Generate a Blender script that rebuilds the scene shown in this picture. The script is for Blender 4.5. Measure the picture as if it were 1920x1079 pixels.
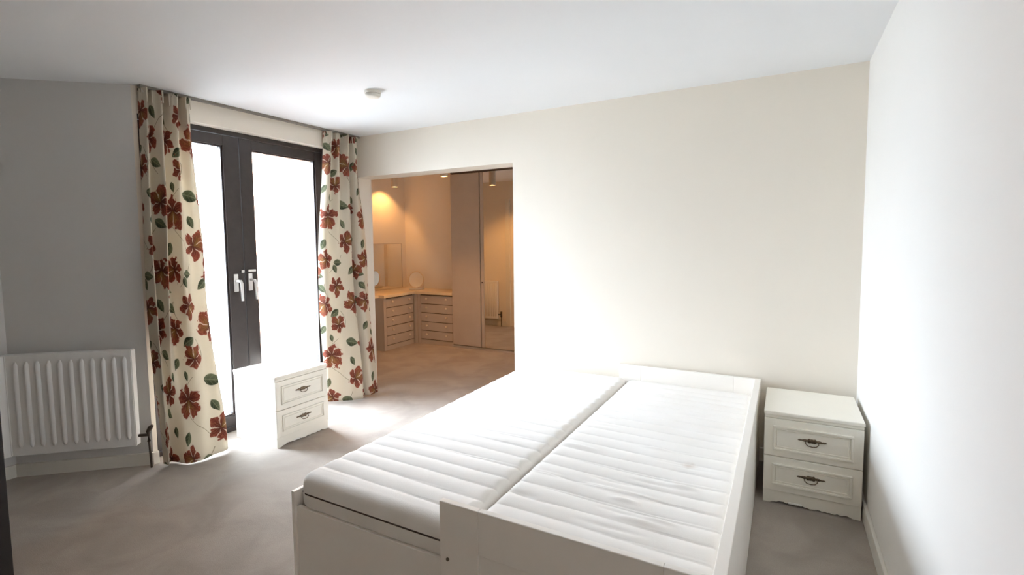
import bpy, bmesh, math, random
from mathutils import Vector, Matrix
random.seed(7)
S = bpy.context.scene
COL = S.collection
for o in list(bpy.data.objects):
    bpy.data.objects.remove(o)

# ------------------------------------------------------------------ camera
F_PX, YAW, PITCH, ROLL = 935.092, 0.50019, 0.07070, -0.01029
CAM = Vector((-0.37542, -3.32915, 1.35530))
fwd = Vector((-math.sin(YAW) * math.cos(PITCH), math.cos(YAW) * math.cos(PITCH), -math.sin(PITCH)))
rgt = Vector((math.cos(YAW), math.sin(YAW), 0))
upv = rgt.cross(fwd)
cr, sr = math.cos(ROLL), math.sin(ROLL)
r2, u2 = cr * rgt + sr * upv, -sr * rgt + cr * upv
cd = bpy.data.cameras.new('camera')
cam = bpy.data.objects.new('camera', cd)
COL.objects.link(cam)
cam.matrix_world = Matrix(((r2.x, u2.x, -fwd.x, CAM.x), (r2.y, u2.y, -fwd.y, CAM.y), (r2.z, u2.z, -fwd.z, CAM.z), (0, 0, 0, 1)))
cd.sensor_fit = 'HORIZONTAL'
cd.sensor_width = 36
cd.lens = F_PX / 1920 * 36
cd.shift_y = -20.36 / 1920
cd.clip_start = 0.02
S.camera = cam

# ------------------------------------------------------------------ light
SKY_STRENGTH = 34.0
w = bpy.data.worlds.new('overcast_sky')
S.world = w
w.use_nodes = True
bg = w.node_tree.nodes['Background']
bg.inputs[0].default_value = (0.875, 0.96, 1.12, 1)
# standard overcast sky: luminance rises from the horizon to three times that at the zenith
_wt = w.node_tree
_tc = _wt.nodes.new('ShaderNodeTexCoord'); _sp = _wt.nodes.new('ShaderNodeSeparateXYZ')
_mx = _wt.nodes.new('ShaderNodeMath'); _mx.operation = 'MAXIMUM'; _mx.inputs[1].default_value = 0.0
_ma = _wt.nodes.new('ShaderNodeMath'); _ma.operation = 'MULTIPLY_ADD'; _ma.inputs[1].default_value = 2.0 * SKY_STRENGTH; _ma.inputs[2].default_value = SKY_STRENGTH
_wt.links.new(_tc.outputs['Generated'], _sp.inputs[0]); _wt.links.new(_sp.outputs[2], _mx.inputs[0])
_wt.links.new(_mx.outputs[0], _ma.inputs[0]); _wt.links.new(_ma.outputs[0], bg.inputs[1])
S.view_settings.view_transform = 'Standard'
S.view_settings.look = 'None'
S.view_settings.exposure = 0.0
S.view_settings.gamma = 1.0
S.view_settings.use_curve_mapping = False
S.cycles.max_bounces = 16
S.cycles.diffuse_bounces = 10
S.cycles.transparent_max_bounces = 16
pd = bpy.data.lights.new('door_portal', 'AREA')
pd.shape = 'RECTANGLE'
pd.size, pd.size_y = 2.2, 1.5
pd.cycles.is_portal = True
po = bpy.data.objects.new('door_portal', pd)
COL.objects.link(po)
po.location = (-4.02, -1.0, 1.08)
po.rotation_euler = (0, math.radians(-90), 0)

H = 2.3

# ------------------------------------------------------------------ materials
class NT:
    def __init__(s, nt):
        s.nt = nt
    def n(s, t, **kw):
        x = s.nt.nodes.new(t)
        for k, v in kw.items():
            setattr(x, k, v)
        return x
    def put(s, sock, v):
        if hasattr(v, 'is_output') or isinstance(v, bpy.types.NodeSocket):
            s.nt.links.new(v, sock)
        else:
            sock.default_value = v
    def m(s, op, a, b=None, c=None, clamp=False):
        x = s.n('ShaderNodeMath', operation=op, use_clamp=clamp)
        for i, v in enumerate((a, b, c)):
            if v is not None:
                s.put(x.inputs[i], v)
        return x.outputs[0]
    def mix(s, f, a, b):
        x = s.n('ShaderNodeMix', data_type='RGBA')
        s.put(x.inputs[0], f); s.put(x.inputs[6], a); s.put(x.inputs[7], b)
        return x.outputs[2]
    def ramp(s, f, lo, hi):
        x = s.n('ShaderNodeMapRange')
        s.put(x.inputs[0], f); s.put(x.inputs[1], lo); s.put(x.inputs[2], hi)
        return x.outputs[0]

def rgba(c):
    return (c[0], c[1], c[2], 1.0)

MATS = {}
def mat(name, col, rough=0.6, metal=0.0, noise=0.0, nscale=8.0, bump=0.0, bscale=200.0, spec=0.5, coat=0.0):
    m = bpy.data.materials.new(name)
    m.use_nodes = True
    t = NT(m.node_tree)
    b = m.node_tree.nodes['Principled BSDF']
    b.inputs['Roughness'].default_value = rough
    b.inputs['Metallic'].default_value = metal
    b.inputs['Specular IOR Level'].default_value = spec
    b.inputs['Coat Weight'].default_value = coat
    tc = t.n('ShaderNodeTexCoord')
    if noise > 0:
        nz = t.n('ShaderNodeTexNoise')
        nz.inputs['Scale'].default_value = nscale
        nz.inputs['Detail'].default_value = 5
        t.put(nz.inputs['Vector'], tc.outputs['Object'])
        k = t.ramp(nz.outputs[0], 0.3, 0.7)
        c = t.mix(k, rgba([x * (1 - noise) for x in col]), rgba([min(1, x * (1 + noise)) for x in col]))
        t.put(b.inputs['Base Color'], c)
    else:
        b.inputs['Base Color'].default_value = rgba(col)
    if bump > 0:
        nb = t.n('ShaderNodeTexNoise')
        nb.inputs['Scale'].default_value = bscale
        nb.inputs['Detail'].default_value = 3
        t.put(nb.inputs['Vector'], tc.outputs['Object'])
        bp = t.n('ShaderNodeBump')
        bp.inputs['Strength'].default_value = bump
        bp.inputs['Distance'].default_value = 0.004
        t.put(bp.inputs['Height'], nb.outputs[0])
        t.put(b.inputs['Normal'], bp.outputs[0])
    MATS[name] = m
    return m

mat('cream_paint', (0.815, 0.755, 0.665), 0.75, noise=0.012, nscale=1.5, bump=0.05, bscale=90, spec=0.25)
mat('shaded_cream_paint', (0.68, 0.67, 0.655), 0.75, noise=0.012, nscale=1.5, bump=0.05, bscale=90, spec=0.25)  # cream wall paint greyed and darkened: shade of the left walls in the colour
mat('right_paint', (0.80, 0.78, 0.745), 0.75, noise=0.01, nscale=1.5, bump=0.05, bscale=90, spec=0.25)
mat('ceiling_paint', (0.83, 0.84, 0.855), 0.85, noise=0.01, nscale=2, spec=0.2)
mat('skirting_gloss', (0.76, 0.74, 0.68), 0.35)
mat('white_laminate', (0.89, 0.85, 0.795), 0.35, noise=0.01)
mat('cream_lacquer', (0.86, 0.825, 0.735), 0.35, noise=0.015)
mat('chipped_edge', (0.85, 0.84, 0.80), 0.6)
mat('antique_brass', (0.16, 0.12, 0.08), 0.4, metal=0.8, noise=0.35, nscale=120)
mat('dark_frame', (0.028, 0.020, 0.018), 0.38, noise=0.15, nscale=20)
mat('dark_door', (0.020, 0.016, 0.015), 0.5, noise=0.15, nscale=12)
mat('satin_metal', (0.78, 0.78, 0.78), 0.3, metal=0.6)
mat('radiator_enamel', (0.82, 0.81, 0.79), 0.35)
mat('valve_bronze', (0.07, 0.05, 0.035), 0.5, metal=0.3)
mat('track_grey', (0.22, 0.20, 0.17), 0.5)
mat('white_plastic', (0.72, 0.69, 0.62), 0.5)
mat('taupe_laminate', (0.48, 0.405, 0.335), 0.42, noise=0.04, nscale=5)
mat('taupe_shadow_gap', (0.10, 0.07, 0.05), 0.7)  # dark taupe with the shade of the gaps put into the colour
mat('worktop_wood', (0.74, 0.60, 0.40), 0.4, noise=0.06, nscale=6)
mat('knob_cream', (0.68, 0.60, 0.48), 0.35)
mat('piping_brown', (0.06, 0.035, 0.025), 0.8)
mat('concrete', (0.62, 0.60, 0.57), 0.85, noise=0.08, nscale=3, bump=0.2)
mat('mortar', (0.55, 0.50, 0.45), 0.9, noise=0.1, nscale=40, bump=0.3)
mat('pine_slat', (0.62, 0.46, 0.28), 0.6, noise=0.1, nscale=10)

def mirror_mat():
    m = bpy.data.materials.new('mirror_glass'); m.use_nodes = True
    b = m.node_tree.nodes['Principled BSDF']
    b.inputs['Base Color'].default_value = (0.86, 0.86, 0.84, 1)
    b.inputs['Metallic'].default_value = 1.0
    b.inputs['Roughness'].default_value = 0.02
    MATS['mirror_glass'] = m
mirror_mat()

def glass_mat():
    m = bpy.data.materials.new('window_glass'); m.use_nodes = True
    t = NT(m.node_tree)
    for n in list(m.node_tree.nodes):
        m.node_tree.nodes.remove(n)
    out = t.n('ShaderNodeOutputMaterial')
    tr = t.n('ShaderNodeBsdfTransparent'); tr.inputs[0].default_value = (0.95, 0.97, 0.96, 1)
    gl = t.n('ShaderNodeBsdfGlossy'); gl.inputs['Roughness'].default_value = 0.01
    fr = t.n('ShaderNodeFresnel'); fr.inputs[0].default_value = 1.45
    mx = t.n('ShaderNodeMixShader')
    t.put(mx.inputs[0], t.m('MULTIPLY', fr.outputs[0], 0.8)); t.put(mx.inputs[1], tr.outputs[0]); t.put(mx.inputs[2], gl.outputs[0])
    t.put(out.inputs[0], mx.outputs[0])
    MATS['window_glass'] = m
glass_mat()

def brick_mat():
    m = bpy.data.materials.new('red_brick'); m.use_nodes = True
    t = NT(m.node_tree); b = m.node_tree.nodes['Principled BSDF']
    oi = t.n('ShaderNodeObjectInfo'); tc = t.n('ShaderNodeTexCoord')
    nz = t.n('ShaderNodeTexNoise'); nz.inputs['Scale'].default_value = 30
    t.put(nz.inputs['Vector'], tc.outputs['Object'])
    c = t.mix(oi.outputs['Random'], (0.40, 0.19, 0.12, 1), (0.52, 0.30, 0.20, 1))
    c = t.mix(t.m('MULTIPLY', nz.outputs[0], 0.35), c, (0.30, 0.14, 0.09, 1))
    t.put(b.inputs['Base Color'], c); b.inputs['Roughness'].default_value = 0.9
    MATS['red_brick'] = m
brick_mat()

def carpet_mat():
    m = bpy.data.materials.new('carpet'); m.use_nodes = True
    t = NT(m.node_tree); b = m.node_tree.nodes['Principled BSDF']
    tc = t.n('ShaderNodeTexCoord')
    def nz(scale, det=4, dist=0.0):
        x = t.n('ShaderNodeTexNoise'); x.inputs['Scale'].default_value = scale
        x.inputs['Detail'].default_value = det; x.inputs['Distortion'].default_value = dist
        t.put(x.inputs['Vector'], tc.outputs['Object']); return x.outputs[0]
    big = t.ramp(nz(3.2, 5, 0.8), 0.38, 0.62)
    fine = t.ramp(nz(220, 2), 0.3, 0.7)
    c = t.mix(big, (0.315, 0.272, 0.235, 1), (0.395, 0.345, 0.300, 1))
    c = t.mix(t.m('MULTIPLY', fine, 0.35), c, (0.24, 0.205, 0.175, 1))
    t.put(b.inputs['Base Color'], c)
    b.inputs['Roughness'].default_value = 0.95
    b.inputs['Specular IOR Level'].default_value = 0.1
    b.inputs['Sheen Weight'].default_value = 0.15
    bp = t.n('ShaderNodeBump'); bp.inputs['Strength'].default_value = 0.5; bp.inputs['Distance'].default_value = 0.006
    h = t.m('ADD', t.m('MULTIPLY', nz(260, 2), 0.6), t.m('MULTIPLY', nz(14, 4, 0.6), 1.0))
    t.put(bp.inputs['Height'], h); t.put(b.inputs['Normal'], bp.outputs[0])
    MATS['carpet'] = m
carpet_mat()

def ticking_mat(name, stain):
    m = bpy.data.materials.new(name); m.use_nodes = True
    t = NT(m.node_tree); b = m.node_tree.nodes['Principled BSDF']
    tc = t.n('ShaderNodeTexCoord')
    base = (0.86, 0.835, 0.80, 1)
    nz = t.n('ShaderNodeTexNoise'); nz.inputs['Scale'].default_value = 5; nz.inputs['Detail'].default_value = 4
    t.put(nz.inputs['Vector'], tc.outputs['Object'])
    c = t.mix(t.ramp(nz.outputs[0], 0.35, 0.75), base, (0.82, 0.79, 0.745, 1))
    if stain:
        d = t.n('ShaderNodeVectorMath', operation='DISTANCE')
        t.put(d.inputs[0], tc.outputs['Object']); d.inputs[1].default_value = stain
        n2 = t.n('ShaderNodeTexNoise'); n2.inputs['Scale'].default_value = 45
        t.put(n2.inputs['Vector'], tc.outputs['Object'])
        k = t.ramp(t.m('ADD', d.outputs['Value'], t.m('MULTIPLY', n2.outputs[0], 0.03)), 0.05, 0.02)
        c = t.mix(t.m('MULTIPLY', k, 0.45), c, (0.55, 0.42, 0.33, 1))
    t.put(b.inputs['Base Color'], c)
    b.inputs['Roughness'].default_value = 0.9
    b.inputs['Specular IOR Level'].default_value = 0.15
    nb = t.n('ShaderNodeTexNoise'); nb.inputs['Scale'].default_value = 300
    t.put(nb.inputs['Vector'], tc.outputs['Object'])
    bp = t.n('ShaderNodeBump'); bp.inputs['Strength'].default_value = 0.15; bp.inputs['Distance'].default_value = 0.002
    t.put(bp.inputs['Height'], nb.outputs[0]); t.put(b.inputs['Normal'], bp.outputs[0])
    MATS[name] = m
ticking_mat('mattress_ticking', None)
ticking_mat('mattress_ticking_stained', (-0.70, -1.22, 0.42))

# printed curtain cloth: repeat tile of rust flowers, green leaves and thin stems
TW, TH = 0.62, 1.17
def motif_group(kind):
    g = bpy.data.node_groups.new('print_' + kind, 'ShaderNodeTree')
    for nm, tp in (('U', 'NodeSocketFloat'), ('V', 'NodeSocketFloat'), ('CX', 'NodeSocketFloat'), ('CY', 'NodeSocketFloat'), ('Rot', 'NodeSocketFloat'), ('Size', 'NodeSocketFloat'), ('Noise', 'NodeSocketFloat'), ('Base', 'NodeSocketColor')):
        g.interface.new_socket(nm, in_out='INPUT', socket_type=tp)
    g.interface.new_socket('Color', in_out='OUTPUT', socket_type='NodeSocketColor')
    t = NT(g)
    i = t.n('NodeGroupInput'); o = t.n('NodeGroupOutput')
    I = {s.name: s for s in i.outputs if s.name}
    dx = t.m('WRAP', t.m('SUBTRACT', I['U'], I['CX']), TW / 2, -TW / 2)
    dy = t.m('WRAP', t.m('SUBTRACT', I['V'], I['CY']), TH / 2, -TH / 2)
    c, s = t.m('COSINE', I['Rot']), t.m('SINE', I['Rot'])
    x = t.m('DIVIDE', t.m('SUBTRACT', t.m('MULTIPLY', dx, c), t.m('MULTIPLY', dy, s)), I['Size'])
    y = t.m('DIVIDE', t.m('ADD', t.m('MULTIPLY', dx, s), t.m('MULTIPLY', dy, c)), I['Size'])
    if kind == 'flower':
        r = t.m('SQRT', t.m('ADD', t.m('MULTIPLY', x, x), t.m('MULTIPLY', y, y)))
        th = t.m('ARCTAN2', y, x)
        nzc = t.m('SUBTRACT', I['Noise'], 0.5)
        th2 = t.m('ADD', th, t.m('MULTIPLY', nzc, 0.9))
        pet = t.m('COSINE', t.m('MULTIPLY', th2, 5.0))
        lop = t.m('COSINE', t.m('ADD', th, 0.7))
        rad = t.m('ADD', t.m('ADD', 0.80, t.m('MULTIPLY', pet, 0.12)), t.m('MULTIPLY', lop, 0.14))
        rad = t.m('ADD', rad, t.m('MULTIPLY', nzc, 0.8))
        mask = t.ramp(t.m('SUBTRACT', rad, r), 0.0, 0.05)
        rr = t.m('DIVIDE', r, rad)
        col = t.mix(t.ramp(rr, 0.15, 0.95), (0.075, 0.024, 0.018, 1), (0.25, 0.065, 0.042, 1))
        streak = t.ramp(t.m('SINE', t.m('ADD', t.m('MULTIPLY', th2, 21.0), t.m('MULTIPLY', nzc, 6.0))), 0.2, 1.0)
        col = t.mix(t.m('MULTIPLY', streak, 0.45), col, (0.40, 0.15, 0.085, 1))
        gold = t.m('MULTIPLY', t.ramp(t.m('SINE', t.m('ADD', th, 2.2)), 0.55, 1.0), t.ramp(rr, 0.9, 0.45))
        col = t.mix(t.m('MULTIPLY', gold, 0.35), col, (0.42, 0.27, 0.07, 1))
        gap = t.m('MULTIPLY', t.ramp(pet, -0.86, -1.0), t.ramp(rr, 0.12, 0.35))
        col = t.mix(t.m('MULTIPLY', gap, 0.9), col, (0.72, 0.60, 0.48, 1))
        res = t.mix(mask, I['Base'], col)
    else:
        a = t.m('SUBTRACT', 1.0, t.m('MULTIPLY', x, x))
        wid = t.m('MULTIPLY', t.m('MULTIPLY', a, t.m('ADD', 0.58, t.m('MULTIPLY', x, -0.18))), 1.0)
        mask = t.m('MULTIPLY', t.ramp(t.m('SUBTRACT', wid, t.m('ABSOLUTE', y)), 0.0, 0.06), t.m('LESS_THAN', t.m('ABSOLUTE', x), 1.0))
        col = t.mix(t.ramp(y, -0.35, 0.35), (0.060, 0.070, 0.042, 1), (0.150, 0.160, 0.095, 1))
        vein = t.ramp(t.m('SINE', t.m('ADD', t.m('MULTIPLY', x, 14.0), t.m('MULTIPLY', t.m('ABSOLUTE', y), -12.0))), 0.6, 1.0)
        col = t.mix(t.m('MULTIPLY', vein, 0.35), col, (0.26, 0.28, 0.17, 1))
        mid = t.ramp(t.m('ABSOLUTE', y), 0.07, 0.02)
        col = t.mix(t.m('MULTIPLY', mid, 0.6), col, (0.30, 0.30, 0.18, 1))
        res = t.mix(mask, I['Base'], col)
    t.put(o.inputs[0], res)
    return g
G_FLOWER, G_LEAF = motif_group('flower'), motif_group('leaf')

def curtain_mat():
    m = bpy.data.materials.new('floral_curtain'); m.use_nodes = True
    t = NT(m.node_tree); nt = m.node_tree
    b = nt.nodes['Principled BSDF']
    uv = t.n('ShaderNodeUVMap'); uv.uv_map = 'cloth'
    sp = t.n('ShaderNodeSeparateXYZ'); t.put(sp.inputs[0], uv.outputs[0])
    U, V = sp.outputs[0], sp.outputs[1]
    nz = t.n('ShaderNodeTexNoise'); nz.inputs['Scale'].default_value = 26; nz.inputs['Detail'].default_value = 2
    t.put(nz.inputs['Vector'], uv.outputs[0])
    N = nz.outputs[0]
    base = (0.66, 0.595, 0.485, 1)
    col = base
    # stems
    for (u0, amp, k, ph, wd) in ((0.16, 0.11, 2, 0.4, 0.0025), (0.46, 0.09, 2, 2.6, 0.0025)):
        cu = t.m('ADD', u0, t.m('MULTIPLY', t.m('SINE', t.m('ADD', t.m('MULTIPLY', V, 2 * math.pi * k / TH), ph)), amp))
        d = t.m('ABSOLUTE', t.m('WRAP', t.m('SUBTRACT', U, cu), TW / 2, -TW / 2))
        msk = t.ramp(d, wd * 1.5, wd * 0.7)
        brk = t.m('GREATER_THAN', t.m('SINE', t.m('ADD', t.m('MULTIPLY', V, 2 * math.pi * 5 / TH), ph * 3)), -0.35)
        col = t.mix(t.m('MULTIPLY', t.m('MULTIPLY', msk, brk), 0.85), col, (0.23, 0.19, 0.12, 1))
    leaves = [(140, 1140, 1.2, 30), (6, 1090, 0.3, 34), (23, 981, 0.8, 36), (269, 1121, 2.4, 38), (320, 1004, 1.0, 36), (117, 770, 2.6, 38), (330, 700, 0.5, 38), (232, 508, 0.25, 50), (82, 560, 1.3, 26), (222, 345, 1.1, 34), (345, 333, 0.5, 38), (17, 631, 2.2, 34), (40, 175, 1.9, 36), (400, 215, 1.3, 30), (165, 22, 0.1, 36), (420, 850, 2.0, 36), (400, 560, 1.0, 30)]
    flowers = [(146, 998, 0.3, 58), (40, 850, 1.7, 62), (285, 846, 2.9, 70), (140, 665, 4.0, 56), (76, 415, 0.9, 76), (232, 195, 5.2, 66), (66, 50, 2.2, 60), (352, 462, 3.6, 68), (340, 50, 1.2, 64), (420, 1110, 4.7, 58)]
    for lst, g, SC in ((leaves, G_LEAF, 1.35), (flowers, G_FLOWER, 1.60)):
        for (x, y, ro, sz) in lst:
            n = t.n('ShaderNodeGroup'); n.node_tree = g
            t.put(n.inputs['U'], U); t.put(n.inputs['V'], V)
            n.inputs['CX'].default_value = x * 1.348 / 1000; n.inputs['CY'].default_value = y / 1000
            n.inputs['Rot'].default_value = ro; n.inputs['Size'].default_value = sz * SC / 1000
            t.put(n.inputs['Noise'], N); t.put(n.inputs['Base'], col)
            col = n.outputs[0]
    t.put(b.inputs['Base Color'], col)
    b.inputs['Roughness'].default_value = 0.9
    b.inputs['Specular IOR Level'].default_value = 0.15
    tl = t.n('ShaderNodeBsdfTranslucent'); t.put(tl.inputs[0], col)
    mx = t.n('ShaderNodeMixShader'); mx.inputs[0].default_value = 0.22
    out = nt.nodes['Material Output']
    t.put(mx.inputs[1], b.outputs[0]); t.put(mx.inputs[2], tl.outputs[0]); t.put(out.inputs[0], mx.outputs[0])
    MATS['floral_curtain'] = m
curtain_mat()

# ------------------------------------------------------------------ mesh helpers
def bmx():
    return bmesh.new()

def add_box(bm, x0, x1, y0, y1, z0, z1, bev=0.0, seg=2):
    r = bmesh.ops.create_cube(bm, size=1.0)
    vs = r['verts']
    for v in vs:
        v.co = Vector(((x0 + x1) / 2 + v.co.x * (x1 - x0), (y0 + y1) / 2 + v.co.y * (y1 - y0), (z0 + z1) / 2 + v.co.z * (z1 - z0)))
    if bev > 0:
        es = list({e for v in vs for e in v.link_edges})
        bmesh.ops.bevel(bm, geom=es, offset=bev, segments=seg, affect='EDGES', profile=0.5)

def add_prism(bm, poly, z0, z1):
    lo = [bm.verts.new((x, y, z0)) for x, y in poly]
    hi = [bm.verts.new((x, y, z1)) for x, y in poly]
    n = len(poly)
    bm.faces.new(lo[::-1]); bm.faces.new(hi)
    for i in range(n):
        bm.faces.new((lo[i], lo[(i + 1) % n], hi[(i + 1) % n], hi[i]))

def add_tube(bm, pts, r, n=10, caps=True):
    pts = [Vector(p) for p in pts]
    rings = []
    for i, p in enumerate(pts):
        d = (pts[min(i + 1, len(pts) - 1)] - pts[max(i - 1, 0)]).normalized()
        a = d.cross(Vector((0, 0, 1)))
        if a.length < 1e-3:
            a = d.cross(Vector((1, 0, 0)))
        a.normalize(); b = d.cross(a)
        rr = r[i] if isinstance(r, (list, tuple)) else r
        rings.append([bm.verts.new(p + rr * (math.cos(2 * math.pi * k / n) * a + math.sin(2 * math.pi * k / n) * b)) for k in range(n)])
    for i in range(len(rings) - 1):
        for k in range(n):
            bm.faces.new((rings[i][k], rings[i][(k + 1) % n], rings[i + 1][(k + 1) % n], rings[i + 1][k]))
    if caps:
        bm.faces.new(rings[0][::-1]); bm.faces.new(rings[-1])

def add_lathe(bm, prof, n=32, c=(0, 0, 0)):
    rings = []
    for r, z in prof:
        rings.append([bm.verts.new((c[0] + max(r, 1e-5) * math.cos(2 * math.pi * k / n), c[1] + max(r, 1e-5) * math.sin(2 * math.pi * k / n), c[2] + z)) for k in range(n)])
    for i in range(len(rings) - 1):
        for k in range(n):
            bm.faces.new((rings[i][k], rings[i][(k + 1) % n], rings[i + 1][(k + 1) % n], rings[i + 1][k]))

def obj(name, bm, m, parent=None, smooth=False, loc=None):
    bmesh.ops.recalc_face_normals(bm, faces=bm.faces)
    me = bpy.data.meshes.new(name)
    bm.to_mesh(me); bm.free()
    me.materials.append(MATS[m])
    if smooth:
        for p in me.polygons:
            p.use_smooth = True
    o = bpy.data.objects.new(name, me)
    COL.objects.link(o)
    if parent:
        o.parent = parent
    if loc:
        o.location = loc
    return o

def box(name, b, m, parent=None, bev=0.0, loc=None):
    bm = bmx(); add_box(bm, *b, bev=bev)
    return obj(name, bm, m, parent, loc=loc)

def struct(o):
    o['kind'] = 'structure'
    return o

def thing(name, label, cat, loc=(0, 0, 0), rz=0.0, group=None):
    o = bpy.data.objects.new(name, None)
    COL.objects.link(o)
    o.location = loc; o.rotation_euler = (0, 0, rz)
    o['label'] = label; o['category'] = cat
    if group:
        o['group'] = group
    return o

def tag(o, label, cat, group=None):
    o['label'] = label; o['category'] = cat
    if group:
        o['group'] = group
    return o

def copy_tree(o, parent=None):
    c = o.copy(); COL.objects.link(c); c.parent = parent
    for ch in list(o.children):
        copy_tree(ch, c)
    return c

# ------------------------------------------------------------------ room shell
P0 = Vector((-4.321, -2.228)); ANG = 0.712
D = Vector((math.cos(ANG), math.sin(ANG))); NRM = Vector((math.sin(ANG), -math.cos(ANG)))
XD = -3.78                                     # inner face of the balcony-door wall
YA = P0.y + (XD - P0.x) / D.x * D.y            # where it meets the angled wall

plan = [(0.1, -4.9), (0.1, 0.1), (-1.98, 0.1), (-1.98, 2.45), (-5.35, 2.45), (-5.35, 0.1), (-3.90, 0.1), (-3.90, YA + 0.02), (-4.42, -2.20), (-4.42, -4.75), (-2.6, -4.75), (-2.6, -4.9)]
bm = bmx(); add_prism(bm, plan, -0.12, 0.0); struct(obj('floor', bm, 'carpet'))
bm = bmx(); add_prism(bm, plan, H, H + 0.12); struct(obj('ceiling', bm, 'ceiling_paint'))

struct(box('wall_right', (0, 0.15, -4.9, 0.2, 0, H), 'right_paint'))
OX, OZ = -2.179, 1.944
bm = bmx()
add_box(bm, OX, 0, 0, 0.2, 0, H)
add_box(bm, XD - 0.02, OX, 0, 0.2, OZ, H)
struct(obj('wall_back', bm, 'cream_paint'))
wall_ext = struct(box('wall_balcony', (-5.4, XD - 0.02, 0, 0.2, 0, H), 'cream_paint'))
DY0, DY1, DZ = -1.735, -0.28, 2.157
bm = bmx()
add_box(bm, XD - 0.2, XD, DY1, 0.0, 0, H)
add_box(bm, XD - 0.2, XD, DY0, DY1, DZ, H)
add_prism(bm, [(XD, DY0), (XD - 0.2, DY0), (XD - 0.2, YA + 0.05), (XD, YA)], 0, H)
struct(obj('wall_left', bm, 'cream_paint'))
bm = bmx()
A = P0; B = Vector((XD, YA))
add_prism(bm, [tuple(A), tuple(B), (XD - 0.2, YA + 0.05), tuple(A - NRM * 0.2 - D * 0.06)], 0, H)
struct(obj('wall_left_angled', bm, 'shaded_cream_paint'))
struct(box('wall_left_return', (P0.x - 0.2, P0.x, -3.5, P0.y, 0, H), 'shaded_cream_paint'))
bm = bmx()
add_box(bm, -4.5, -3.66, -3.6, -3.5, 0, H)
add_box(bm, -2.80, -1.5, -3.6, -3.5, 0, H)
add_box(bm, -3.66, -2.80, -3.6, -3.5, 2.04, H)
add_box(bm, -1.6, -1.5, -4.8, -3.6, 0, H)
add_box(bm, -1.6, 0.0, -4.9, -4.8, 0, H)
struct(obj('wall_rear', bm, 'cream_paint'))
bm = bmx()
add_box(bm, -4.4, -2.6, -4.7, -4.6, 0, H)
add_box(bm, -4.45, -4.35, -4.6, -3.6, 0, H)
add_box(bm, -2.7, -2.6, -4.6, -3.6, 0, H)
struct(obj('wall_hall', bm, 'cream_paint'))
bm = bmx()
add_box(bm, -5.4, -5.25, 0.2, 2.5, 0, H)
struct(obj('wall_dressing_left', bm, 'cream_paint'))
bm = bmx()
add_box(bm, -5.25, -1.95, 2.35, 2.5, 0, H)
add_box(bm, -4.87, -4.10, 2.29, 2.35, 0.0, H)
struct(obj('wall_dressing_back', bm, 'cream_paint'))
struct(box('wall_dressing_right', (-2.0, -1.9, 0.2, 2.35, 0, H), 'cream_paint'))

# skirting boards
SK = 0.075
bm = bmx(); add_box(bm, -0.015, 0, -4.8, 0, 0, 0.085, bev=0.004); struct(obj('baseboard_right', bm, 'skirting_gloss'))
bm = bmx(); add_box(bm, OX, -0.015, -0.015, 0, 0, 0.085, bev=0.004); struct(obj('baseboard_back', bm, 'skirting_gloss'))
T = 0.016
a0 = P0 + Vector((T, 0)); 
k = (a0 - P0 - NRM * T).dot(D) if False else 0
def off_line(o):
    # points of the inner offset of return wall / angled wall / door wall at distance o
    c1x = P0.x + o
    q = P0 + NRM * o
    s = (c1x - q.x) / D.x
    c1 = q + D * s
    c2x = XD + o
    s2 = (c2x - q.x) / D.x
    c2 = q + D * s2
    return c1, c2
c1, c2 = off_line(T)
bm = bmx(); add_prism(bm, [tuple(P0), tuple(B), tuple(c2), tuple(c1)], 0, SK); struct(obj('baseboard_left_angled', bm, 'skirting_gloss'))
bm = bmx(); add_prism(bm, [(P0.x, -3.5), tuple(P0), tuple(c1), (c1.x, -3.5)], 0, SK); struct(obj('baseboard_left_return', bm, 'skirting_gloss'))
bm = bmx(); add_prism(bm, [(XD, YA), tuple(c2), (c2.x, DY0), (XD, DY0)], 0, SK); struct(obj('baseboard_left', bm, 'skirting_gloss'))
bm = bmx(); add_box(bm, -5.25, -4.26, 0.2, 0.215, 0, 0.08); struct(obj('baseboard_dressing', bm, 'skirting_gloss'))
bm = bmx(); add_box(bm, -4.25, -4.17, 0.2, 0.222, 0, 2.02, bev=0.004); struct(obj('trim_1', bm, 'skirting_gloss'))

# outside the balcony door
balc = struct(box('balcony_floor', (-5.5, -3.985, -3.2, -0.1, -0.2, -0.05), 'concrete'))
struct(box('ground', (-40, -4.6, -30, 30, -3.2, -3.0), 'concrete'))
struct(box('brick_backing', (-5.4, -3.985, -0.085, -0.001, -0.05, 2.45), 'mortar'))
bl, bh, mj = 0.215, 0.065, 0.010
def brick_mesh(L):
    bm = bmx(); add_box(bm, -L / 2, L / 2, -0.006, 0.006, -bh / 2, bh / 2, bev=0.002, seg=1)
    bmesh.ops.recalc_face_normals(bm, faces=bm.faces)
    me = bpy.data.meshes.new('brick'); bm.to_mesh(me); bm.free(); me.materials.append(MATS['red_brick']); return me
full, half = brick_mesh(bl), brick_mesh(bl / 2 - mj / 2)
row = 0
z = -0.04 + bh / 2
while z < 2.44:
    x = -3.987
    first = row % 2
    while x > -5.38:
        L = (bl / 2 - mj / 2) if first else bl
        if x - L < -5.4:
            break
        o = bpy.data.objects.new('brick', half if first else full)
        COL.objects.link(o); o.parent = wall_ext
        o.location = (x - L / 2, -0.0865 - 0.002 * random.random(), z)
        x -= L + mj; first = 0
    z += bh + mj; row += 1

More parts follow.
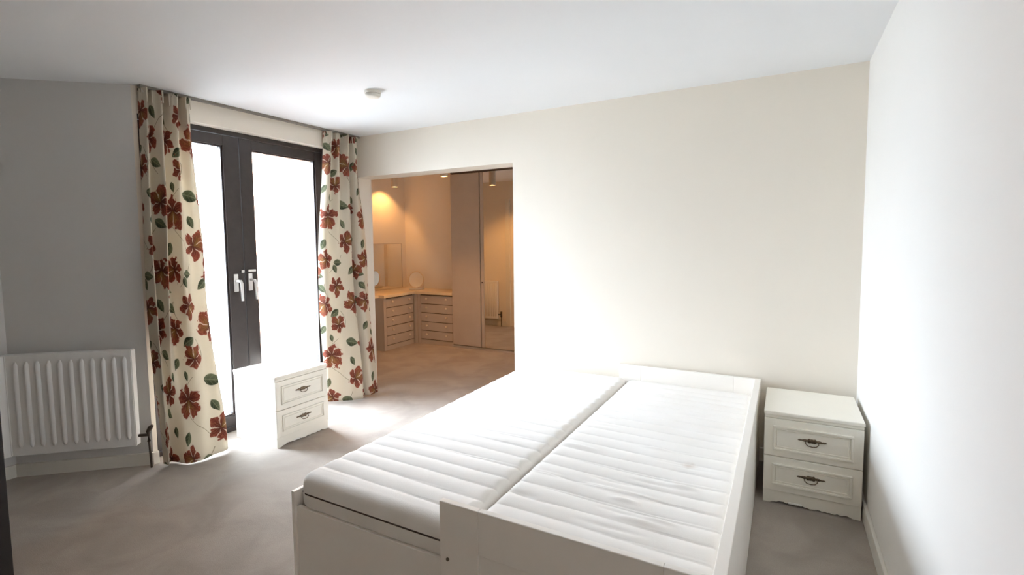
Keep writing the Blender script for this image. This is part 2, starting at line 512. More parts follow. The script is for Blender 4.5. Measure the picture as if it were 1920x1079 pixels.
# ------------------------------------------------------------------ balcony double door
door = bpy.data.objects.new('door_1', None); COL.objects.link(door)
door.location = (-3.86, -1.055, 0); struct(door)
def dpart(name, b, m, parent, bev=0.003):
    # world-space box expressed in the door's frame
    bm = bmx(); add_box(bm, b[0] + 3.86, b[1] + 3.86, b[2] + 1.055, b[3] + 1.055, b[4], b[5], bev=bev)
    return obj(name, bm, m, parent)
fx0, fx1 = -3.95, -3.855
dpart('frame_jamb', (fx0, fx1, DY0, -1.70, 0, DZ), 'dark_frame', door)
dpart('frame_jamb', (fx0, fx1, -0.313, DY1, 0, DZ), 'dark_frame', door)
dpart('frame_head', (fx0, fx1, -1.70, -0.313, 2.124, DZ), 'dark_frame', door)
dpart('threshold', (fx0, fx1, -1.70, -0.313, 0.0, 0.03), 'dark_frame', door)
def leaf(y0, y1, gl, gr):
    lo, hi = -3.925, -3.86
    zb, zt = 0.115, 2.050
    lf = dpart('door_leaf', (lo, hi, y0, gl, 0.033, 2.121), 'dark_frame', door)
    dpart('stile', (lo, hi, gr, y1, 0.033, 2.121), 'dark_frame', lf)
    dpart('top_rail', (lo, hi, gl, gr, zt, 2.121), 'dark_frame', lf)
    dpart('bottom_rail', (lo, hi, gl, gr, 0.033, zb), 'dark_frame', lf)
    g = 0.012
    bm = bmx()
    for b in ((gl, gl + g, zb, zt), (gr - g, gr, zb, zt), (gl + g, gr - g, zb, zb + g), (gl + g, gr - g, zt - g, zt)):
        add_box(bm, -0.050, -0.012, b[0] + 1.055, b[1] + 1.055, b[2], b[3])
    obj('glazing_bead', bm, 'dark_frame', lf)
    dpart('glass_pane', (-3.902, -3.896, gl + g, gr - g, zb + g, zt - g), 'window_glass', lf, bev=0)
    return lf
l1 = leaf(-1.697, -1.058, -1.60, -1.175)
l2 = leaf(-1.052, -0.316, -0.958, -0.388)
def lever(parent, y, dirn):
    bm = bmx()
    add_box(bm, 0.0, 0.012, y - 0.016, y + 0.016, 1.01, 1.140, bev=0.004)
    obj('handle_plate', bm, 'satin_metal', parent)
    bm = bmx()
    add_tube(bm, [(0.008, y, 1.09), (0.035, y, 1.09), (0.050, y + dirn * 0.006, 1.088), (0.053, y + dirn * 0.012, 1.07), (0.053, y + dirn * 0.014, 0.945)], [0.010, 0.010, 0.0115, 0.011, 0.0095], 10)
    obj('handle', bm, 'satin_metal', parent, smooth=True)
lever(l1, -1.128 + 1.055, 1)
lever(l2, -1.018 + 1.055, 1)
bm = bmx(); add_box(bm, 0.0, 0.016, -1.035 + 1.055, -0.975 + 1.055, 1.150, 1.168, bev=0.003); obj('door_bolt', bm, 'satin_metal', l2)
bm = bmx(); add_box(bm, 0.0, 0.016, -1.085 + 1.055, -1.065 + 1.055, 1.147, 1.167, bev=0.003); obj('bolt_keep', bm, 'satin_metal', l1)

# entrance door leaf standing open (only its dark edge shows)
d2 = bpy.data.objects.new('door_2', None); COL.objects.link(d2); d2.location = (-2.82, -3.49, 0); struct(d2)
box('door_leaf', (-0.022, 0.022, 0.0, 0.807, 0.008, 2.03), 'dark_door', d2, bev=0.002)
bm = bmx(); add_tube(bm, [(0.02, 0.74, 1.0), (0.06, 0.74, 1.0), (0.065, 0.72, 1.0), (0.065, 0.63, 1.0)], 0.009); obj('handle', bm, 'satin_metal', d2, smooth=True)
for zz in (0.25, 1.75):
    bm = bmx(); add_tube(bm, [(0.028, -0.002, zz), (0.028, -0.002, zz + 0.09)], 0.007); obj('hinge', bm, 'satin_metal', d2)

# ------------------------------------------------------------------ radiators
rad = thing('radiator', 'white ribbed panel radiator bent around the corner under the shaded wall', 'radiator', (P0.x, P0.y, 0))
def loc2(v):
    return (v.x - P0.x, v.y - P0.y)
f1, f2 = off_line(0.085); b1, b2 = off_line(0.035)
RZ0, RZ1 = 0.152, 0.738
END = 0.630
fe = f1 + D * END; be = fe - NRM * 0.05
yl = -2.95
bm = bmx()
add_prism(bm, [loc2(v) for v in (fe, f1, Vector((f1.x, yl)), Vector((b1.x, yl)), b1, be)], RZ0, RZ1)
bmesh.ops.bevel(bm, geom=[e for e in bm.edges], offset=0.004, segments=2, affect='EDGES')
obj('panel', bm, 'radiator_enamel', rad)
def flute(base, dirv, nv):
    bm = bmx()
    w2, dp = 0.0125, 0.012
    prof = [(-w2, 0), (-w2 * 0.6, dp * 0.8), (0, dp), (w2 * 0.6, dp * 0.8), (w2, 0)]
    rings = []
    for zz, sc in ((RZ0 + 0.045, 0.0), (RZ0 + 0.065, 1.0), (RZ1 - 0.06, 1.0), (RZ1 - 0.04, 0.0)):
        rings.append([bm.verts.new((base.x - P0.x + dirv.x * a * (0.5 + sc / 2) + nv.x * d * sc, base.y - P0.y + dirv.y * a * (0.5 + sc / 2) + nv.y * d * sc, zz)) for a, d in prof])
    for i in range(3):
        for j in range(4):
            bm.faces.new((rings[i][j], rings[i][j + 1], rings[i + 1][j + 1], rings[i + 1][j]))
    obj('rib', bm, 'radiator_enamel', rad, smooth=True)
for i in range(11):
    flute(f1 + D * (0.048 + i * 0.0545), D, NRM)
for i in range(10):
    flute(Vector((f1.x, f1.y - 0.045 - i * 0.0525)), Vector((0, 1)), Vector((1, 0)))
v = fe - NRM * 0.03 + D * 0.012
v2 = v + D * 0.040
bm = bmx(); add_tube(bm, [(*loc2(v - D * 0.02), 0.205), (*loc2(v2), 0.205)], 0.009); add_tube(bm, [(*loc2(v2), 0.165), (*loc2(v2), 0.225), (*loc2(v2 + D * 0.012), 0.250), (*loc2(v2 + D * 0.024), 0.262)], [0.010, 0.013, 0.013, 0.008])
obj('valve', bm, 'valve_bronze', rad, smooth=True)
bm = bmx(); add_tube(bm, [(*loc2(v2), 0.17), (*loc2(v2 + D * 0.004), 0.08), (*loc2(v2 + D * 0.006), 0.0)], 0.006)
obj('pipe', bm, 'valve_bronze', rad, smooth=True)

rd = thing('radiator', 'white flat panel radiator on dressing room wall seen in the mirrored door', 'radiator', (-4.70, 0.203, 0))
box('panel', (-0.36, 0.33, 0.035, 0.085, 0.12, 0.725), 'radiator_enamel', rd, bev=0.006)
for i in range(16):
    bm = bmx(); add_tube(bm, [(-0.33 + i * 0.042, 0.086, 0.16), (-0.33 + i * 0.042, 0.086, 0.685)], 0.006, 6); obj('rib', bm, 'radiator_enamel', rd, smooth=True)
bm = bmx(); add_tube(bm, [(0.31, 0.06, 0.19), (0.385, 0.06, 0.19)], 0.010); add_tube(bm, [(0.385, 0.06, 0.15), (0.385, 0.06, 0.24)], 0.016); obj('valve', bm, 'valve_bronze', rd, smooth=True)
bm = bmx(); add_tube(bm, [(0.385, 0.06, 0.16), (0.385, 0.06, 0.0)], 0.007); obj('pipe', bm, 'valve_bronze', rd)
for xx in (-0.25, 0.21):
    box('bracket', (xx, xx + 0.04, 0.0, 0.036, 0.2, 0.6), 'radiator_enamel', rd)

# ------------------------------------------------------------------ curtains
tr = box('curtain_track', (-3.752, -3.726, -1.735, -0.005, H - 0.016, H), 'track_grey')
tag(tr, 'slim grey curtain track fixed to the ceiling above the balcony door', 'curtain track')

def catmull(pts, n):
    out = []
    m = len(pts) - 1
    for i in range(n):
        f = i / (n - 1) * m
        k = min(int(f), m - 1); u = f - k
        p = [Vector(pts[max(0, min(m, k + d))]) for d in (-1, 0, 1, 2)]
        out.append(0.5 * ((2 * p[1]) + (p[2] - p[0]) * u + (2 * p[0] - 5 * p[1] + 4 * p[2] - p[3]) * u * u + (-p[0] + 3 * p[1] - 3 * p[2] + p[3]) * u ** 3))
    return out

def curtain(name, label, top, mid, bot, uoff, voff, pleats):
    NU, NV = 150, 90
    zt, zb = H - 0.018, 0.012
    tp, md, bt = catmull(top, NU), catmull(mid, NU), catmull(bot, NU)
    arc = [0.0]
    for i in range(1, NU):
        arc.append(arc[-1] + max((bt[i] - bt[i - 1]).length, (md[i] - md[i - 1]).length, (tp[i] - tp[i - 1]).length * 0.8))
    verts, faces, uvs = [], [], []
    for j in range(NV):
        t = j / (NV - 1)
        zz = zt + (zb - zt) * t
        for i in range(NU):
            if t < 0.5:
                s = t / 0.5; s = s * s * (3 - 2 * s) if t > 0 else 0
                p = tp[i].lerp(md[i], s)
            else:
                s = (t - 0.5) / 0.5; s = s * s * (3 - 2 * s)
                p = md[i].lerp(bt[i], s)
            # gathered heading tape
            hd = max(0.0, 1 - t / 0.09)
            ph = math.sin(i / (NU - 1) * math.pi * 2 * pleats)
            amp = 0.010 * hd ** 0.5 if hd > 0 else 0
            wob = 0.004 * math.sin(i * 0.21 + t * 7.0) + 0.003 * math.sin(i * 0.09 - t * 11)
            hem = 0.006 * math.sin(i * 0.05 + 1.0) if j == NV - 1 else 0
            verts.append((p.x + amp * ph + wob, p.y + 0.3 * wob, zz + hem))
            uvs.append((arc[i] + uoff, zz + voff))
    for j in range(NV - 1):
        for i in range(NU - 1):
            a = j * NU + i
            faces.append((a, a + NU, a + NU + 1, a + 1))
    me = bpy.data.meshes.new(name)
    me.from_pydata(verts, [], faces)
    ul = me.uv_layers.new(name='cloth')
    for lp in me.loops:
        ul.data[lp.index].uv = uvs[lp.vertex_index]
    for p in me.polygons:
        p.use_smooth = True
    me.materials.append(MATS['floral_curtain'])
    root = thing(name, label, 'curtain')
    o = bpy.data.objects.new('drape', me); COL.objects.link(o); o.parent = root
    sm = o.modifiers.new('thick', 'SOLIDIFY'); sm.thickness = 0.003
    for q in range(int(pleats)):
        p = tp[int((q + 0.25) / pleats * (NU - 1))]
        hb = bmx(); add_tube(hb, [(p.x + 0.012, p.y, zt - 0.005), (p.x + 0.014, p.y, zt - 0.075)], [0.006, 0.003], 6)
        obj('heading_pleat', hb, 'floral_plain', root, smooth=True)
    for q in range(6):
        p = tp[int((q + 0.5) / 6 * (NU - 1))]
        hk = bmx(); add_tube(hk, [(p.x, p.y, zt - 0.03), (-3.739, p.y, H - 0.01)], 0.0025, 6)
        obj('curtain_hook', hk, 'white_plastic', root)
    return root
mat('floral_plain', (0.62, 0.56, 0.455), 0.9, noise=0.08, nscale=40)

curtain('curtain', 'floral curtain hanging beside the ribbed radiator at the balcony door', 
        [(-3.76, -1.735), (-3.69, -1.722), (-3.762, -1.69), (-3.685, -1.645), (-3.765, -1.61), (-3.685, -1.565), (-3.765, -1.525), (-3.69, -1.49), (-3.745, -1.455)],
        [(-3.73, -1.77), (-3.64, -1.765), (-3.745, -1.715), (-3.63, -1.69), (-3.755, -1.635), (-3.62, -1.605), (-3.665, -1.55), (-3.66, -1.49), (-3.70, -1.435)],
        [(-3.69, -1.755), (-3.625, -1.748), (-3.68, -1.72), (-3.67, -1.695), (-3.575, -1.67), (-3.545, -1.60), (-3.54, -1.52), (-3.545, -1.44), (-3.60, -1.405)],
        0.18, 0.02, 11)
curtain('curtain', 'floral curtain hanging next to the dressing room opening',
        [(-3.76, -0.385), (-3.69, -0.36), (-3.762, -0.31), (-3.69, -0.275), (-3.765, -0.225), (-3.685, -0.19), (-3.765, -0.135), (-3.69, -0.085), (-3.75, -0.04)],
        [(-3.755, -0.485), (-3.70, -0.47), (-3.68, -0.42), (-3.665, -0.36), (-3.65, -0.30), (-3.65, -0.205), (-3.735, -0.185), (-3.63, -0.14), (-3.66, -0.03)],
        [(-3.76, -0.455), (-3.715, -0.44), (-3.675, -0.39), (-3.63, -0.335), (-3.59, -0.28), (-3.56, -0.215), (-3.665, -0.195), (-3.55, -0.145), (-3.56, -0.05)],
        0.0, 0.0, 10)

# ------------------------------------------------------------------ bedside chests
def bedside(label, loc, rz):
    t = thing('bedside_chest', label, 'bedside table', loc, rz, 'pair of cream two-drawer bedside chests')
    wd, dp, h = 0.427, 0.450, 0.482
    fy = -dp / 2
    box('carcass', (-wd / 2 + 0.006, wd / 2 - 0.006, fy + 0.018, dp / 2, 0.02, 0.446), 'cream_lacquer', t, bev=0.002)
    box('top', (-wd / 2, wd / 2, fy - 0.004, dp / 2, 0.462, h), 'cream_lacquer', t, bev=0.005)
    bm = bmx(); add_box(bm, -wd / 2 + 0.003, wd / 2 - 0.003, fy + 0.003, dp / 2, 0.446, 0.462, bev=0.004); obj('moulding', bm, 'cream_lacquer', t)
    # plinth with a ragged lower edge
    bm = bmx()
    xs = [-wd / 2 + 0.004 + i * (wd - 0.008) / 40 for i in range(41)]
    rnd = random.Random(5)
    lows = []
    for i, x in enumerate(xs):
        e = min(i, 40 - i)
        lows.append(0.0 if e < 4 else 0.003 + 0.006 * rnd.random() + (0.006 if 6 < i < 18 else 0))
    for y in (fy + 0.008, fy + 0.024):
        pass
    fa = [bm.verts.new((x, fy + 0.008, l)) for x, l in zip(xs, lows)]; fb = [bm.verts.new((x, fy + 0.008, 0.066)) for x in xs]
    ba = [bm.verts.new((x, fy + 0.024, l)) for x, l in zip(xs, lows)]; bb = [bm.verts.new((x, fy + 0.024, 0.066)) for x in xs]
    for i in range(40):
        bm.faces.new((fa[i], fa[i + 1], fb[i + 1], fb[i])); bm.faces.new((ba[i + 1], ba[i], bb[i], bb[i + 1]))
        bm.faces.new((fa[i + 1], fa[i], ba[i], ba[i + 1])); bm.faces.new((fb[i], fb[i + 1], bb[i + 1], bb[i]))
    bm.faces.new((fa[0], fb[0], bb[0], ba[0])); bm.faces.new((fb[40], fa[40], ba[40], bb[40]))
    obj('plinth', bm, 'cream_lacquer', t)
    for s in (-1, 1):
        x0 = s * (wd / 2 - 0.015)
        box('side_foot', (min(x0, x0 + s * 0.009), max(x0, x0 + s * 0.009), fy + 0.025, dp / 2, 0.0, 0.021), 'cream_lacquer', t)
    bm = bmx(); add_box(bm, -0.095, -0.035, fy + 0.002, fy + 0.012, 0.010, 0.019, bev=0.002); obj('chipped_edge', bm, 'chipped_edge', t)
    for z0, z1 in ((0.0685, 0.2475), (0.2505, 0.4445)):
        d = box('drawer', (-wd / 2 + 0.003, wd / 2 - 0.003, fy, fy + 0.018, z0, z1), 'cream_lacquer', t, bev=0.003)
        # raised moulding frames
        bm = bmx()
        for mg, wdt, pr in ((0.040, 0.010, 0.009), (0.056, 0.005, 0.004)):
            X0, X1, Z0, Z1 = -wd / 2 + mg + 0.003, wd / 2 - mg - 0.003, z0 + mg - 0.006, z1 - mg + 0.006
            for b in ((X0, X1, Z0, Z0 + wdt), (X0, X1, Z1 - wdt, Z1), (X0, X0 + wdt, Z0 + wdt, Z1 - wdt), (X1 - wdt, X1, Z0 + wdt, Z1 - wdt)):
                add_box(bm, b[0], b[1], fy - pr, fy + 0.001, b[2], b[3], bev=0.0018, seg=1)
        obj('raised_moulding', bm, 'cream_lacquer', d)
        zc = (z0 + z1) / 2 + 0.008
        bm = bmx()
        for (cx, rx, rz_) in ((0, 0.022, 0.011), (-0.030, 0.014, 0.007), (0.030, 0.014, 0.007), (-0.050, 0.012, 0.0045), (0.050, 0.012, 0.0045), (-0.012, 0.009, 0.0125), (0.012, 0.009, 0.0125)):
            r = bmesh.ops.create_uvsphere(bm, u_segments=14, v_segments=8, radius=1.0)
            for vv in r['verts']:
                vv.co = Vector((cx + vv.co.x * rx, fy - 0.002 + vv.co.y * 0.004, zc + vv.co.z * rz_))
        hp = obj('handle', bm, 'antique_brass', d, smooth=True)
        bm = bmx()
        add_tube(bm, [(-0.028, fy - 0.004, zc - 0.002), (-0.027, fy - 0.013, zc - 0.012), (-0.018, fy - 0.015, zc - 0.021), (0, fy - 0.016, zc - 0.024), (0.018, fy - 0.015, zc - 0.021), (0.027, fy - 0.013, zc - 0.012), (0.028, fy - 0.004, zc - 0.002)], 0.0025, 8)
        obj('bail_pull', bm, 'antique_brass', d, smooth=True)
    return t
bedside('cream two-drawer bedside chest in the room corner beside the day bed', ((-0.44252 - 0.01526) / 2 - 0.004, (-0.52263 - 0.07265) / 2, 0), 0)
bedside('cream two-drawer bedside chest standing in front of the balcony door', (-3.283 - 0.225, -1.262 + 0.2135, 0), math.radians(90))

# ------------------------------------------------------------------ beds
bx0, bx1, by0, by1, bz = -1.34629, -0.48025, -2.06612, -0.0205, 0.513
bed = thing('day_bed', 'white day bed frame with high end panels beside the corner bedside chest', 'bed', ((bx0 + bx1) / 2, (by0 + by1) / 2, 0))
bc = bed.location
def bpart(name, b, m, parent, bev=0.0025):
    bm = bmx(); add_box(bm, b[0] - bc.x, b[1] - bc.x, b[2] - bc.y, b[3] - bc.y, b[4], b[5], bev=bev)
    return obj(name, bm, m, parent)
def end_panel(name, y0, y1, outer):
    e = bpart(name, (bx0, bx0 + 0.149, y0, y1, 0, bz), 'white_laminate', bed)
    bpart('end_stile', (bx1 - 0.149, bx1, y0, y1, 0, bz), 'white_laminate', e)
    bpart('top_rail', (bx0 + 0.149, bx1 - 0.149, y0, y1, 0.368, bz), 'white_laminate', e)
    bpart('bottom_rail', (bx0 + 0.149, bx1 - 0.149, y0, y1, 0.0, 0.07), 'white_laminate', e)
    bpart('inset_panel', (bx0 + 0.145, bx1 - 0.145, (y0 + 0.006), (y1 - 0.004), 0.065, 0.372), 'white_laminate', e, bev=0)
    for xx in (bx0 + 0.031, bx1 - 0.031):
        bm = bmx(); add_tube(bm, [(xx - bc.x, (y0 if outer < 0 else y1) - bc.y - outer * 0.002, 0.322), (xx - bc.x, (y0 if outer < 0 else y1) - bc.y + outer * 0.003, 0.322)], 0.006, 12)
        obj('screw_cap', bm, 'antique_brass', e)
    return e
end_panel('footboard', by0, by0 + 0.022, -1)
end_panel('headboard', by1 - 0.022, by1, 1)
bpart('side_panel', (bx1 - 0.034, bx1 - 0.001, by0 + 0.0225, by1 - 0.0225, 0.0, bz), 'white_laminate', bed)
bpart('front_rail', (bx0 + 0.02, bx0 + 0.042, by0 + 0.0225, by1 - 0.0225, 0.20, 0.27), 'white_laminate', bed)
for i in range(14):
    y = by0 + 0.10 + i * 0.14
    bpart('slat', (bx0 + 0.043, bx1 - 0.035, y, y + 0.07, 0.255, 0.2735), 'pine_slat', bed, bev=0)

tx0, tx1, ty0, ty1 = -2.092, bx0 - 0.002, -2.058, -0.030
tb = thing('pull_out_bed', 'white pull-out bed base extended towards the balcony door', 'bed', ((tx0 + tx1) / 2, (ty0 + ty1) / 2, 0))
tc_ = tb.location
def tpart(name, b, m, bev=0.002):
    bm = bmx(); add_box(bm, b[0] - tc_.x, b[1] - tc_.x, b[2] - tc_.y, b[3] - tc_.y, b[4], b[5], bev=bev)
    return obj(name, bm, m, tb)
tpart('side_panel', (tx0, tx0 + 0.018, ty0, ty1, 0.0, 0.364), 'white_laminate')
tpart('end_panel', (tx0 + 0.0185, tx1, ty0 + 0.010, ty0 + 0.028, 0.0, 0.300), 'white_laminate')
tpart('end_panel', (tx0 + 0.0185, tx1, ty1 - 0.028, ty1 - 0.010, 0.0, 0.300), 'white_laminate')
for i in range(14):
    y = ty0 + 0.10 + i * 0.14
    tpart('slat', (tx0 + 0.019, tx1, y, y + 0.07, 0.283, 0.3008), 'pine_slat', bev=0)
tpart('rail', (tx1 - 0.02, tx1, ty0 + 0.03, ty1 - 0.03, 0.18, 0.254), 'white_laminate')

def mattress(name, label, x0, x1, y0, y1, z0, z1, m, sp, wr, seed, piping):
    rnd = random.Random(seed)
    rc, re = 0.05, 0.038
    root = thing(name, label, 'mattress')
    us = [-1, -0.995, -0.985, -0.97, -0.95, -0.925, -0.89] + [-0.84 + i * 0.04 for i in range(43)] + [0.89, 0.925, 0.95, 0.97, 0.985, 0.995, 1]
    ny = 520
    ys = []
    for j in range(ny + 1):
        f = j / ny
        ys.append(y0 + (y1 - y0) * (f - 0.0009 * math.sin(2 * math.pi * f)))
    cx, hw = (x0 + x1) / 2, (x1 - x0) / 2
    wob = [rnd.uniform(-0.1, 0.1) for _ in range(60)]
    wrk = [(rnd.uniform(0.1, 0.9), rnd.uniform(0.1, 0.9), rnd.uniform(0.08, 0.25), rnd.uniform(0.4, 1.0)) for _ in range(26)]
    bm = bmx(); grid = []
    for y in ys:
        ey = min(y - y0, y1 - y)
        h = hw if ey >= rc else hw - rc + math.sqrt(max(0, rc * rc - (rc - ey) ** 2))
        row_ = []
        for u in us:
            x = cx + u * h
            # distance to the rounded outline
            ax, ay = abs(x - cx) - (hw - rc), abs(y - (y0 + y1) / 2) - ((y1 - y0) / 2 - rc)
            sd = math.hypot(max(ax, 0), max(ay, 0)) + min(max(ax, ay), 0) - rc
            d = max(0.0, -sd)
            z = z1
            if d < re:
                z = z1 - re + math.sqrt(max(0, re * re - (re - d) ** 2))
            # stitched cross channels
            q = (y - y0) / sp + 0.12 * math.sin(u * 1.6 + wob[int((y - y0) / sp) % 60] * 8)
            s = abs(math.sin(math.pi * q))
            fade = min(1, max(0, (d - 0.004) / 0.03)) * (1 if ey > sp * 0.8 else max(0, ey / sp - 0.2))
            z += -0.0095 * (1 - s ** 0.45) * fade + 0.003 * s * fade
            # shallow wrinkles
            if wr > 0:
                for (a, b_, ln, am) in wrk:
                    yy = (y - y0) / (y1 - y0) - b_
                    xx = (x - x0) / (x1 - x0) - a
                    if abs(yy) < 0.03 and abs(xx) < ln:
                        z += wr * am * math.exp(-((yy + 0.05 * xx * xx) / 0.006) ** 2) * math.cos(xx / ln * math.pi / 2) ** 2 * (1 if am > 0.7 else -1) * fade
            z += 0.004 * math.sin(x * 5.1 + seed) * math.sin(y * 3.3) * fade
            row_.append(bm.verts.new((x, y, z)))
        grid.append(row_)
    nu = len(us)
    for j in range(ny):
        for i in range(nu - 1):
            bm.faces.new((grid[j][i], grid[j][i + 1], grid[j + 1][i + 1], grid[j + 1][i]))
    loop = [grid[0][i] for i in range(nu)] + [grid[j][nu - 1] for j in range(1, ny + 1)] + [grid[ny][i] for i in range(nu - 2, -1, -1)] + [grid[j][0] for j in range(ny - 1, 0, -1)]
    prev = loop
    ctr = Vector((cx, (y0 + y1) / 2, 0))
    for dz, ins in ((0.35, -0.002), (0.85, 0.0), (1.0, 0.008)):
        cur = []
        for vtx in loop:
            ztop = z1 - re
            zz = ztop + (z0 - ztop) * dz
            o = Vector((vtx.co.x - ctr.x, vtx.co.y - ctr.y)); o.normalize()
            cur.append(bm.verts.new((vtx.co.x - o.x * ins, vtx.co.y - o.y * ins, zz)))
        L = len(loop)
        for i in range(L):
            bm.faces.new((prev[i], cur[i], cur[(i + 1) % L], prev[(i + 1) % L]))
        prev = cur
    bm.faces.new(prev)
    outline = [(v_.co.x, v_.co.y) for v_ in loop]
    obj('cover', bm, m, root, smooth=True)
    if piping:
        bm = bmx()
        pts = [Vector((a, b_, piping)) for a, b_ in outline[::3]]
        n = len(pts); rings = []
        for i in range(n):
            dvec = (pts[(i + 1) % n] - pts[i - 1]); dvec.normalize()
            a = Vector((0, 0, 1)); b_ = dvec.cross(a)
            rings.append([bm.verts.new(pts[i] + 0.0042 * (math.cos(k * math.pi / 3) * a + math.sin(k * math.pi / 3) * b_)) for k in range(6)])
        for i in range(n):
            for k in range(6):
                bm.faces.new((rings[i][k], rings[i][(k + 1) % 6], rings[(i + 1) % n][(k + 1) % 6], rings[(i + 1) % n][k]))
        obj('piping', bm, 'piping_brown', root, smooth=True)
    return root
mattress('mattress', 'white quilted mattress with a dark piped edge on the pull-out base', -2.066, -1.288, -2.045, -0.052, 0.3015, 0.432, 'mattress_ticking', 0.094, 0.0, 3, 0.362)
mattress('mattress', 'white creased quilted mattress with a small stain inside the day bed', -1.280, -0.517, -2.040, -0.047, 0.275, 0.424, 'mattress_ticking_stained', 0.094, 0.010, 9, 0.335)

# ------------------------------------------------------------------ ceiling detector
sd_ = thing('smoke_detector', 'round cream smoke detector on the white ceiling', 'smoke detector', (-2.655, -0.945, H))
bm = bmx(); add_lathe(bm, [(0, -0.0005), (0.050, -0.0005), (0.051, -0.014), (0.048, -0.017), (0, -0.017)]); obj('base', bm, 'white_plastic', sd_, smooth=False)
bm = bmx(); add_lathe(bm, [(0, -0.017), (0.045, -0.017), (0.047, -0.026), (0.042, -0.036), (0.030, -0.040), (0, -0.041)]); obj('cover', bm, 'white_plastic', sd_, smooth=True)

# ------------------------------------------------------------------ dressing room
WT0, WT1 = 0.668, 0.702
bm = bmx()
add_prism(bm, [(-5.25, 0.55), (-4.79, 0.55), (-4.79, 1.285), (-4.70, 1.285), (-4.70, 1.875), (-4.105, 1.875), (-4.105, 2.29), (-4.87, 2.29), (-4.87, 2.35), (-5.25, 2.35)], WT0, WT1)
tag(obj('worktop', bm, 'worktop_wood'), 'pale wooden L-shaped worktop over the dressing room drawers', 'worktop')

def chest(label, loc, rz, wd, dp):
    t = thing('drawer_chest', label, 'chest of drawers', loc, rz, 'taupe drawer chests under the worktop')
    h = WT0 - 0.002
    fy = -dp / 2
    box('carcass', (-wd / 2, wd / 2, fy + 0.02, dp / 2, 0.0, h), 'taupe_laminate', t)
    box('end_stile', (-wd / 2, -wd / 2 + 0.045, fy, fy + 0.0198, 0, h), 'taupe_laminate', t, bev=0.001)
    box('plinth', (-wd / 2 + 0.0455, wd / 2, fy + 0.004, fy + 0.0198, 0, 0.058), 'taupe_laminate', t)
    z = 0.068
    n = 5
    dh = (h - 0.006 - z) / n
    for i in range(n):
        d = box('drawer', (-wd / 2 + 0.05, wd / 2 - 0.004, fy, fy + 0.0198, z + i * dh, z + (i + 1) * dh - 0.010), 'taupe_laminate', t, bev=0.0015)
        for s in (0.2, 0.82):
            x = -wd / 2 + 0.05 + (wd - 0.054) * s
            bm = bmx(); r = bmesh.ops.create_uvsphere(bm, u_segments=12, v_segments=8, radius=0.015)
            for vv in r['verts']:
                vv.co = Vector((x + vv.co.x, fy - 0.014 + vv.co.y * 0.8, z + (i + 0.56) * dh + vv.co.z))
            obj('knob', bm, 'knob_cream', d, smooth=True)
    box('gap_shade_board', (-wd / 2 + 0.05, wd / 2 - 0.004, fy + 0.012, fy + 0.0199, 0.06, h - 0.004), 'taupe_shadow_gap', t)  # dark sheet that paints the shade in the gaps between drawers
    return t
chest('taupe five-drawer chest beside the kneehole of the dressing table', (-4.725 - 0.24, (1.30 + 1.868) / 2, 0), math.radians(90), 0.568, 0.48)
ch2 = chest('taupe five-drawer chest between the corner and the wardrobe', ((-4.675 - 4.108) / 2, 1.895 + 0.19, 0), 0, 0.567, 0.38)

box('corner_post', (-0.345, -0.2836, -0.204, -0.17, 0, WT0 - 0.002), 'taupe_laminate', ch2)
wr = thing('wardrobe', 'tall taupe fitted wardrobe with a plain door and a mirrored door', 'wardrobe', (-3.35, 1.88, 0))
def wpart(name, b, m, parent=wr, bev=0.0015):
    bm = bmx(); add_box(bm, b[0] + 3.35, b[1] + 3.35, b[2] - 1.88, b[3] - 1.88, b[4], b[5], bev=bev); return obj(name, bm, m, parent)
wpart('carcass', (-4.10, -2.62, 1.915, 2.345, 0.0, 2.215), 'taupe_laminate')
wpart('plinth', (-4.10, -2.62, 1.89, 1.9145, 0.0, 0.028), 'taupe_laminate')
wpart('cornice', (-4.10, -2.62, 1.885, 1.9145, 2.206, 2.26), 'taupe_shadow_gap')
wpart('gap_shade_board', (-4.09, -2.63, 1.905, 1.9148, 0.03, 2.205), 'taupe_shadow_gap')  # dark sheet standing in for the shade between the wardrobe doors
wpart('door', (-4.098, -3.672, 1.88, 1.9045, 0.040, 2.200), 'taupe_laminate')
fr = wpart('mirrored_door', (-3.660, -3.618, 1.88, 1.9045, 0.036, 2.200), 'taupe_laminate')
wpart('door_stile', (-3.050, -3.020, 1.88, 1.9045, 0.036, 2.200), 'taupe_laminate', fr)
wpart('mirror_panel', (-3.617, -3.051, 1.886, 1.9045, 0.036, 2.200), 'mirror_glass', fr, bev=0)
wpart('door', (-3.012, -2.63, 1.88, 1.9045, 0.036, 2.200), 'taupe_laminate')
bm = bmx(); add_tube(bm, [(-3.636 + 3.35, -0.016, 0.853), (-3.636 + 3.35, 0.002, 0.853)], [0.009, 0.006], 12); obj('knob', bm, 'valve_bronze', fr)

wm = box('wall_mirror', (-5.247, -5.243, 1.25, 2.245, WT1 + 0.004, 1.335), 'mirror_glass')
for _b in ((-5.249, -5.240, 1.245, 2.25, 1.335, 1.341), (-5.249, -5.240, 2.245, 2.251, WT1 + 0.004, 1.335)):
    box('edge_trim', _b, 'taupe_laminate', wm)
tag(wm, 'large frameless mirror on the wall above the worktop', 'mirror')

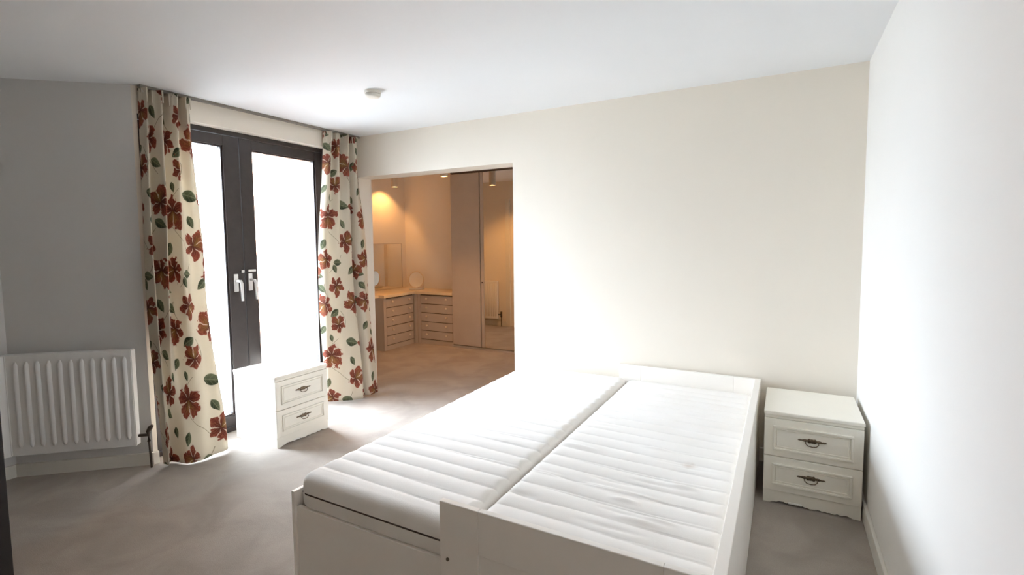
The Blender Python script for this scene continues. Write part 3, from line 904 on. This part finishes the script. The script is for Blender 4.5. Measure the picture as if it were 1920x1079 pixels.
vm = thing('vanity_mirror', 'small round vanity mirror with pale stand on the worktop', 'mirror', (-4.86, 2.10, WT1), math.radians(12))
bm = bmx(); add_lathe(bm, [(0, 0.0005), (0.102, 0.0005), (0.104, 0.010), (0.098, 0.018), (0, 0.020)], 36)
obj('base', bm, 'white_plastic', vm, smooth=True)
R_, zc = 0.112, 0.135
bm = bmx(); add_tube(bm, [(R_ * math.cos(a * math.pi / 24), 0.012 * math.sin(a * math.pi / 24), zc + R_ * math.sin(a * math.pi / 24)) for a in range(49)], 0.0065, 8, caps=False)
obj('ring_frame', bm, 'worktop_wood', vm, smooth=True)
bm = bmx()
ce = bm.verts.new((0, -0.002, zc)); rg = [bm.verts.new((0.108 * math.cos(a * math.pi / 24), 0.012 * math.sin(a * math.pi / 24) - 0.002, zc + 0.108 * math.sin(a * math.pi / 24))) for a in range(48)]
ce2 = bm.verts.new((0, 0.002, zc)); rg2 = [bm.verts.new((v_.co.x, v_.co.y + 0.004, v_.co.z)) for v_ in rg]
for a in range(48):
    bm.faces.new((ce, rg[a], rg[(a + 1) % 48])); bm.faces.new((ce2, rg2[(a + 1) % 48], rg2[a])); bm.faces.new((rg[a], rg2[a], rg2[(a + 1) % 48], rg[(a + 1) % 48]))
obj('mirror_disc', bm, 'mirror_glass', vm)
bm = bmx(); add_tube(bm, [(0.085, 0.012, 0.012), (0.112, 0.012, 0.05), (0.116, 0.008, 0.11)], 0.006, 8); obj('arm', bm, 'white_plastic', vm, smooth=True)

def lamp_mat():
    m = bpy.data.materials.new('warm_lamp'); m.use_nodes = True
    b = m.node_tree.nodes['Principled BSDF']
    b.inputs['Emission Color'].default_value = (1.0, 0.62, 0.30, 1); b.inputs['Emission Strength'].default_value = 12
    b.inputs['Base Color'].default_value = (0.9, 0.8, 0.6, 1)
    MATS['warm_lamp'] = m
lamp_mat()
SPOT_W = 16
def downlight(label, x, y, tilt=0.0, pitch=0.0, power=1.0, zb=2.10):
    t = thing('ceiling_spotlight', label, 'spotlight', (x, y, H), 0, 'dressing room ceiling spotlights')
    L = H - zb
    bm = bmx(); add_lathe(bm, [(0, 0), (0.045, 0), (0.045, -L + 0.004), (0.042, -L), (0.036, -L), (0.034, -L + 0.02), (0, -L + 0.022)], 24); obj('body', bm, 'knob_cream', t, smooth=False)
    bm = bmx(); add_lathe(bm, [(0, -L + 0.018), (0.033, -L + 0.018), (0.030, -L + 0.006), (0.0, -L + 0.003)], 20); obj('lamp', bm, 'warm_lamp', t, smooth=True)
    ld = bpy.data.lights.new('lamp_beam', 'SPOT'); ld.energy = SPOT_W * power; ld.color = (1.0, 0.47, 0.14)
    ld.spot_size = math.radians(115); ld.spot_blend = 0.5; ld.shadow_soft_size = 0.03
    lo = bpy.data.objects.new('lamp_beam', ld); COL.objects.link(lo); lo.parent = t; lo.location = (0, 0, -L - 0.012); lo.rotation_euler = (pitch, tilt, 0)
downlight('lit ceiling spotlight close to the wall above the large mirror', -4.995, 1.862, 0.5)
downlight('lit ceiling spotlight in front of the wardrobe', -3.80, 1.35, 0.0, -0.42, 4.4)
